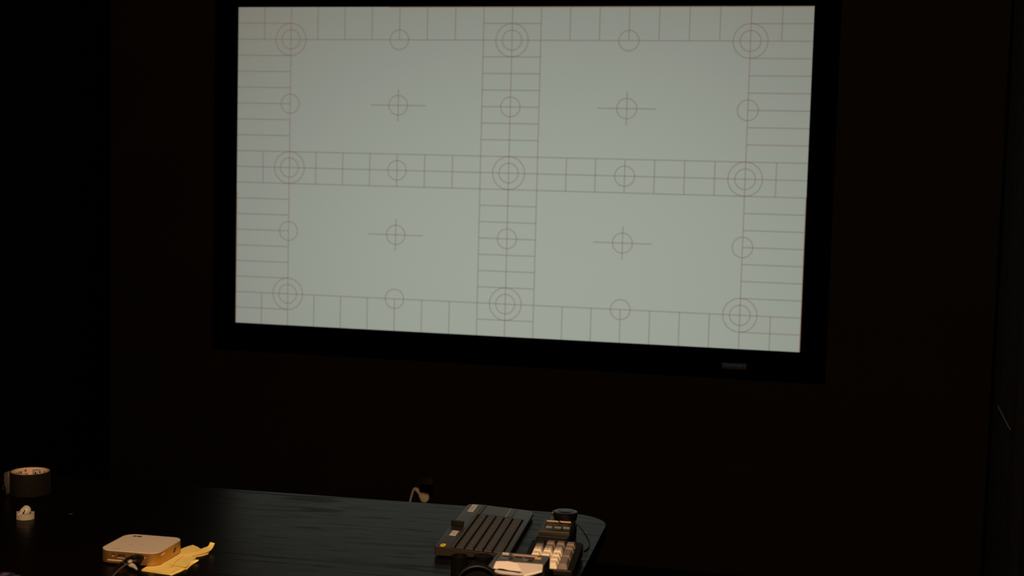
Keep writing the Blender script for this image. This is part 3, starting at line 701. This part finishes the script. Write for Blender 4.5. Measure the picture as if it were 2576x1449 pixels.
obj('front_lip', box(.004, NWd - .004, -.0010, .0012, .0085, .0118, .0004), mat('brown_grey_trim', (.05, .038, .03), .5), npd)
lb = obj('label_plate', box(.0400, .0600, -.0011, .0004, .0010, .0072, .0003), mat('taupe_label', (.07, .06, .05), .6), npd)
bm = bmesh.new(); put_text(bm, 'KEB', .0085, lambda x, y: (.0500 + x, -.0013, .0040 + y), .02, .85); obj('label_lettering', bm, M['inkb'], lb, smooth=False)
def capmesh(wu, lu, m_):
    b_ = bmesh.new(); W0, L0 = .019 * wu - .0008, .019 * lu - .0008; h = .0095
    lo = [(-W0 / 2, -L0 / 2), (W0 / 2, -L0 / 2), (W0 / 2, L0 / 2), (-W0 / 2, L0 / 2)]
    hi = [(-W0 / 2 + .0028, -L0 / 2 + .0042), (W0 / 2 - .0028, -L0 / 2 + .0042), (W0 / 2 - .0028, L0 / 2 - .0016), (-W0 / 2 + .0028, L0 / 2 - .0016)]
    A_ = [b_.verts.new((x, y, 0)) for x, y in lo]; B_ = [b_.verts.new((x, y, h - (.0012 if y > 0 else 0) * 0)) for x, y in hi]
    b_.faces.new(A_[::-1]); f = b_.faces.new(B_)
    for i in range(4): b_.faces.new((A_[i], A_[(i + 1) % 4], B_[(i + 1) % 4], B_[i]))
    bmesh.ops.bevel(b_, geom=[e for e in b_.edges if max(e.verts[0].co.z, e.verts[1].co.z) > .005], offset=.0011, segments=2, profile=.6, affect='EDGES')
    bmesh.ops.recalc_face_normals(b_, faces=b_.faces[:])
    me = bpy.data.meshes.new('keycap'); b_.to_mesh(me); b_.free(); me.materials.append(M[m_])
    for p in me.polygons: p.use_smooth = True
    try: me.set_sharp_from_angle(angle=math.radians(30))
    except Exception: pass
    return me
cm = {}
X0, Y0 = .0112, .0026
lg = bmesh.new()
def cap(c, r, wu, lu, m_, s=''):
    kk = (wu, lu, m_)
    if kk not in cm: cm[kk] = capmesh(*kk)
    o = bpy.data.objects.new('keycap', cm[kk]); COL.objects.link(o); o.parent = npd
    x, y = X0 + .019 * (c + wu / 2), Y0 + .019 * (r + lu / 2)
    o.location = (x, y, zt2(y) + .0004); o.rotation_euler = (math.radians(6.7) + (.06, .03, 0, -.02, -.05, -.09)[min(5, int(r + lu / 2))], 0, 0)
    mt = o.rotation_euler.to_matrix()
    if s: put_text(lg, s, .0058 if len(s) == 1 else .0042, lambda a, b: Vector(o.location) + mt @ Vector((a, b + .0010, .00965)), .01)
nums = [['0', '0', '.'], ['1', '2', '3'], ['4', '5', '6'], ['7', '8', '9']]
cap(0, 0, 2, 1, 'keyc', '0'); cap(2, 0, 1, 1, 'keyc', '.')
for r in (1, 2, 3):
    for c in range(3): cap(c, r, 1, 1, 'keyc', nums[r][c])
cap(3, 0, 1, 2, 'keyb', 'Enter'); cap(3, 2, 1, 2, 'keyb', '+'); cap(3, 4, 1, 1, 'keyb', '-'); cap(3, 5, 1, 1, 'keyb')
cap(0, 4, 1, 1, 'keyb', 'Num'); cap(1, 4, 1, 1, 'keyb', '/'); cap(2, 4, 1, 1, 'keyb', '*')
cap(0, 5, 1, 1, 'blk_m'); cap(1, 5, 1, 1, 'keyb'); cap(2, 5, 1, 1, 'keyb')
obj('legends', lg, mat('dull_purple_ink', (.34, .27, .26), .8), npd, smooth=False)

# ------------------------------------------------------------------ stack behind the keypad : black case, button box, lens
SR = math.radians(3.0)
q = T(1386, 1354, .774)
bc = empty('black_case', (q.x, q.y, .75), SR, 'flat black case on the table behind the numeric keypad', 'case')
obj('case_body', prism(rrect(-.0300, .0330, 0, .135, .003, 3), .0008, .0225, .0015, 2), M['blk_m'], bc)
obj('case_lid', prism(rrect(-.0290, .0320, .004, .130, .003, 3), .0225, .0245, .0006, 2), M['darktop'], bc)
obj('lid_seam', box(-.0255, .0290, .0095, .0105, .0245, .0249), mat('brown_seam', (.05, .028, .02), .5), bc)
for fx in (-.024, .027): obj('foot', box(fx - .004, fx + .004, .006, .014, 0, .0012), M['rubber'], bc)
bu = empty('button_box', (q.x, q.y, .7750), SR, 'dark grey box with three pale buttons on top of the flat black case', 'controller')
YB0, YB1 = .0300, .125
YB0 = (T(1396, 1337, .7800) - T(1386, 1354, .774)).y
zb = lambda y: .0052 + (y - YB0) * .10
outl = [(-.0285, YB0), (.0315, YB0), (.0325, YB1 - .010), (.028, YB1), (-.012, YB1), (-.022, YB1 - .010), (-.028, YB1 - .035)]
bm = prism(outl, 0, 1, 0)
for v in bm.verts: v.co.z = zb(v.co.y) if v.co.z > .5 else .0
bmesh.ops.bevel(bm, geom=[e for e in bm.edges if min(e.verts[0].co.z, e.verts[1].co.z) > .005], offset=.001, segments=2, affect='EDGES')
obj('housing', bm, M['grey'], bu)
obj('warm_lit_edge', box(-.0285, .0312, YB0 - .0006, YB0 + .001, zb(YB0) - .0016, zb(YB0) - .0006, .0002), mat('brown_edge', (.20, .10, .05), .5), bu)  # warm light along the front edge, put in as a brown strip
def on(px, py):  # local point on the sloping top
    p = T(px, py, .7750 + .0080); d_ = p - Vector((q.x, q.y, 0)); c, s = math.cos(SR), math.sin(SR); return d_.x * c + d_.y * s, -d_.x * s + d_.y * c
def slab(x0, x1, y0, y1, h0, h1, m_, nm, par=bu, bev=.0):
    b_ = box(x0, x1, y0, y1, 0, 1)
    for v in b_.verts: v.co.z = zb(v.co.y) + (h1 if v.co.z > .5 else h0)
    return obj(nm, b_, m_, par, smooth=False)
gx0, gy0 = on(1377, 1333); gx1, _ = on(1417, 1334.5)
slab(gx0, gx1, gy0 + .0055, gy0 + .0080, 0, .0003, M['ports'], 'groove')
bx0, by0 = on(1372, 1324.5); bx1, by1 = on(1438, 1312)
slab(bx0 - .001, bx1 - .001, by0 - .001, by1 + .002, 0, .0002, M['grey2'], 'recess_panel')
for xa, xb in ((1373.5, 1390), (1395, 1412.5), (1416.5, 1434)):
    ya = 1324.3 + (xa - 1373) * .055
    p0 = on(xa, ya + 1); p1 = on(xb, ya + 1)
    slab(p0[0], p1[0], p0[1] - .0028, p0[1] + .0028, .0002, .0022, M['creambtn'], 'button')
p0 = on(1379, 1311.5); p1 = on(1440, 1314.5)
obj('bar', tube([(p0[0], p0[1] - .016, zb(p0[1]) + .0012), ((p0[0] + p1[0]) / 2, p0[1] - .016, zb(p0[1]) + .0012), (p1[0], p0[1] - .016, zb(p0[1]) + .0012)], .0019, 10), M['bar'], bu)['label'] = 'pinkish bar across the top'
slab(bx0 - .0015, bx0 - .0002, by0 - .001, by1 + .004, 0, .0012, M['ports'], 'side_rib'); slab(bx1 - .001, bx1 + .0006, by0 - .001, by1 + .004, 0, .0012, M['ports'], 'side_rib')
LZ = .7750 + .0118
pc_ = T(1422.5, 1286.0, LZ + .0160)
ln = empty('capped_lens', (pc_.x, pc_.y, LZ), 0, 'round black capped lens standing on top of the three-button box', 'lens')
RL2 = .0240
obj('barrel', lathe([(0, 0), (RL2 - .001, 0), (RL2 - .001, .003), (RL2 - .0016, .0035), (RL2 - .0016, .006), (RL2, .0065), (RL2, .0160), (RL2 - .0008, .0164), (0, .0164)], 64), M['blk'], ln)
cap_ = obj('lens_cap', lathe([(RL2 - .0012, .0164), (RL2 + .0003, .0168), (RL2 + .0003, .0186), (RL2 - .0006, .0192), (.0152, .0190), (.0146, .0180), (.0140, .0186), (.0120, .0196), (.006, .0204), (0, .0206)], 64), M['blk_g'], ln)
obj('cap_clip', box(-RL2 - .0035, -RL2 + .002, -.006, .002, .009, .0185, .001), M['blk'], ln)
obj('clip_highlight', lathe([(.0018, 0), (.0016, .0008), (0, .001)], 12), M['cardedge'], ln, loc=(-RL2 - .0012, -.0062, .0118), rot=(PI / 2, 0, 0))  # brown highlight on the clip, shaped as a small coloured stud
for o_ in ln.children: o_.scale = (1, 1, .82) if o_.name.split('.')[0] != 'clip_highlight' else (1, 1, 1)
cl = T(1483, 1370)
C4 = lambda px, py, z: tuple(T(px, py, z) - cl)
lc_ = empty('lanyard', (cl.x, cl.y, .75), 0, 'thin black cord running from the capped lens over the table to the keypad', 'cord')
obj('cord', tube([C4(1396, 1291, .8095), C4(1404, 1297, .8082), C4(1418, 1303.5, .8060), C4(1434, 1310.5, .802), C4(1447, 1317, .7965), C4(1456, 1323, .792), C4(1464, 1333, .784), C4(1474, 1348, .770), C4(1481, 1361, .757), C4(1483, 1369, .7515), C4(1481, 1377, .7512), C4(1475, 1383, .7512), C4(1469, 1385.5, .7512)], .0011, 8), M['rubber'], lc_)

# ------------------------------------------------------------------ small boxy device in front of the keypad
q = T(1262, 1389, .80)
bx = empty('boxy_device', (q.x, 2.3, .75), math.radians(1.2), 'small dark grey boxy device with a cream front panel at the bottom edge', 'device')
Wd = .0895
obj('housing', box(0, Wd, .0225, .0750, .0008, .0480, .0012), M['blk_m'], bx)
obj('top_frame', box(.0, Wd, .0225, .0750, .0480, .0500, .0008), M['frameg'], bx)
obj('side_wall', box(-.0028, .0030, -.0125, .0750, .0008, .0500, .0008), M['frameg'], bx)
obj('foot', box(.006, Wd - .006, .030, .070, 0, .001), M['rubber'], bx)
def B(px, py, z=.80):
    d_ = T(px, py, z) - Vector((q.x, 2.3, 0)); c, s = math.cos(math.radians(1.2)), math.sin(math.radians(1.2)); return d_.x * c + d_.y * s, -d_.x * s + d_.y * c
def blk(px0, px1, py, dy, h, m_, nm, bev=.0006):
    a_ = B(px0, py); b_ = B(px1, py + (px1 - px0) * .085)
    return obj(nm, box(a_[0], b_[0], min(a_[1], b_[1]) - dy / 2, min(a_[1], b_[1]) + dy / 2, .0499, .0500 + h, bev), m_, bx)
blk(1264, 1281, 1394.5, .004, .0035, M['whitecard2'], 'light_block')
blk(1290, 1353, 1396.5, .0035, .0022, M['bar'], 'pale_bar')
blk(1346, 1362, 1405.0, .008, .0022, M['yblock'], 'ochre_block')
blk(1259, 1280, 1403.5, .009, .0008, M['blue_g'], 'blue_grey_pad', .0002); blk(1316, 1329, 1408.5, .009, .0008, M['blue_g'], 'blue_grey_pad', .0002)
blk(1281, 1290, 1405, .013, .0006, M['ports'], 'dark_slot', .0001); blk(1329, 1341, 1409, .020, .0006, M['ports'], 'dark_slot', .0001)
blk(1266, 1288, 1399.5, .004, .0005, M['brown_d'], 'brown_strip', .0001); blk(1296, 1313, 1401.5, .006, .0005, M['brown_d'], 'brown_strip', .0001); blk(1322, 1345, 1403.5, .005, .0005, M['brown_d'], 'brown_strip', .0001)
def quadsolid(P, th, nm, m_, bev=.0008):
    b_ = bmesh.new(); n_ = (Vector(P[1]) - Vector(P[0])).cross(Vector(P[2]) - Vector(P[0])).normalized() * th
    A_ = [b_.verts.new(p) for p in P]; B_ = [b_.verts.new(Vector(p) - n_) for p in P]
    b_.faces.new(A_); b_.faces.new(B_[::-1])
    for i in range(len(P)): b_.faces.new((A_[i], B_[i], B_[(i + 1) % len(P)], A_[(i + 1) % len(P)]))
    bmesh.ops.bevel(b_, geom=b_.edges[:], offset=bev, segments=2, affect='EDGES')
    return obj(nm, b_, m_, bx)
def V3(px, py, z): x, y = B(px, py, .75 + z); return (x, y, z)
quadsolid([V3(1233, 1428, .0410), V3(1312, 1437, .0410), V3(1299.5, 1415.5, .0495), V3(1253.5, 1406.5, .0495)], .0016, 'card_flap', M['whitecard'], .0004)['label'] = 'bright cream flap on the left of the front'
quadsolid([V3(1300, 1449, .0330), V3(1364, 1438, .0370), V3(1366.3, 1420, .0488), V3(1298, 1414.8, .0488)], .002, 'front_panel', M['whitecard2'], .0004)
obj('lower_lip', tube([V3(1247, 1437, .0400), V3(1262, 1440.5, .0400), V3(1290, 1443.5, .0400), V3(1316, 1446, .0390)], [.0030, .0036, .0034, .0025], 12), M['whitecard2'], bx)
obj('slot', tube([V3(1254, 1431.5, .0440), V3(1266, 1433.5, .0440), V3(1285, 1437, .0440), V3(1308, 1441, .0430)], [.0012, .0018, .0010, .0005], 8), M['ports'], bx)
obj('bright_fold', tube([V3(1362, 1437.5, .0385), V3(1340, 1443.5, .0365), V3(1312, 1450, .0345)], [.0022, .0026, .0024], 10), M['whitecard'], bx)
obj('lower_front', box(.004, Wd - .002, .002, .0225, .0008, .0290, .001), mat('dark_brown_plastic', (.060, .042, .034), .6), bx)  # lower front in one even dark brown

# ------------------------------------------------------------------ dark round things at the bottom edge
def cup(name, px, py, z, r, label, cat, hollow=True, m_='soot'):
    p = T(px, py, z); e = empty(name, (p.x, p.y, .75), 0, label, cat); h = z - .75
    if hollow: obj('barrel', lathe([(0, .0), (r, 0), (r, h * .45), (r - .0008, h * .46), (r - .0008, h * .52), (r, h * .53), (r, h - .001), (r - .0008, h), (r - .0028, h), (r - .0034, h - .001), (r - .0034, h * .5), (0, h * .5)], 48), M[m_], e)
    else: obj('barrel', lathe([(0, 0), (r, 0), (r, h - .001), (r - .001, h), (0, h + .0005)], 48), M[m_], e)
    return e, h
e, h = cup('lens_tube', 1156, 1397, .797, .0150, 'small black hollow tube standing left of the cream-fronted device', 'tube')
obj('glass', lathe([(0, h * .5 + .0005), (.0112, h * .5 + .0005)], 32), M['blk_g'], e)
e, h = cup('round_cap', 1216, 1397.5, .787, .0178, 'black round cap between the keyboard end and the cream-fronted device', 'cap', False)
obj('cap_ridge', lathe([(.0135, h), (.0135, h + .0008), (.0122, h + .0008), (.0122, h)], 40, closed=True), M['blk_m'], e)
e, h = cup('lens_ring', 1190, 1413, .795, .0092, 'tiny black ring standing between the hollow tube and the round cap', 'ring')
RB = .0360
p = T(1200, 1476, .75 + RB)
e = empty('large_lens', (p.x, p.y, .75), math.atan2(-p.x, p.y), 'large black round lens facing the viewer, cut off by the bottom edge', 'lens')
def lying(name, prof, m_):
    b_ = lathe(prof, 72)
    for v in b_.verts: v.co = Vector((v.co.x, .045 - v.co.z, v.co.y + RB))
    return obj(name, b_, m_, e)
lying('barrel', [(0, .0270), (RB - .002, .0270), (RB, .0285), (RB, .0430), (RB - .001, .0440), (RB - .0028, .0440), (RB - .0034, .0430), (RB - .0060, .0300), (0, .0300)], M['soot'])
lying('rim', [(RB - .0002, .0425), (RB - .0006, .0446), (RB - .0018, .0450), (RB - .0022, .0438), (RB - .0018, .0425)], M['darktop'])
lying('glass', [(0, .0330), (.012, .0325), (.0220, .0315), (.0285, .0301)], M['soot'])
# navy thing cut off at the bottom left, and a pale flake
p = T(12, 1447, .78)
e = empty('navy_gadget', (p.x, p.y, .75), math.radians(8), 'small navy blue gadget with two lilac pads cut off at the bottom left corner', 'gadget')
obj('housing', prism(rrect(-.016, .012, -.016, .018, .006, 5), .0003, .0300, .003, 3), M['navy'], e)
obj('rim_tab', prism(rrect(.010, .022, .004, .014, .003, 4), .015, .0280, .002, 2), mat('slate_plastic', (.03, .05, .08), .4), e)
obj('pad', box(-.008, .004, .002, .012, .0295, .0312, .0010), M['lilac'], e); obj('pad', box(-.008, .004, -.013, -.003, .0295, .0312, .0010), M['lilac'], e)
p = T(178, 1293.3)
bm = prism([(-.0035, -.002), (0, -.004), (.004, -.001), (.0035, .003), (-.001, .0035)], 0.0001, .0007, .0001, 1)
o = obj('paper_flake', bm, mat('dim_flake', (.05, .04, .035), .7), None, loc=(p.x, p.y, .75)); tag(o, 'tiny dull flake lying on the bare black table behind the gold projector', 'flake')
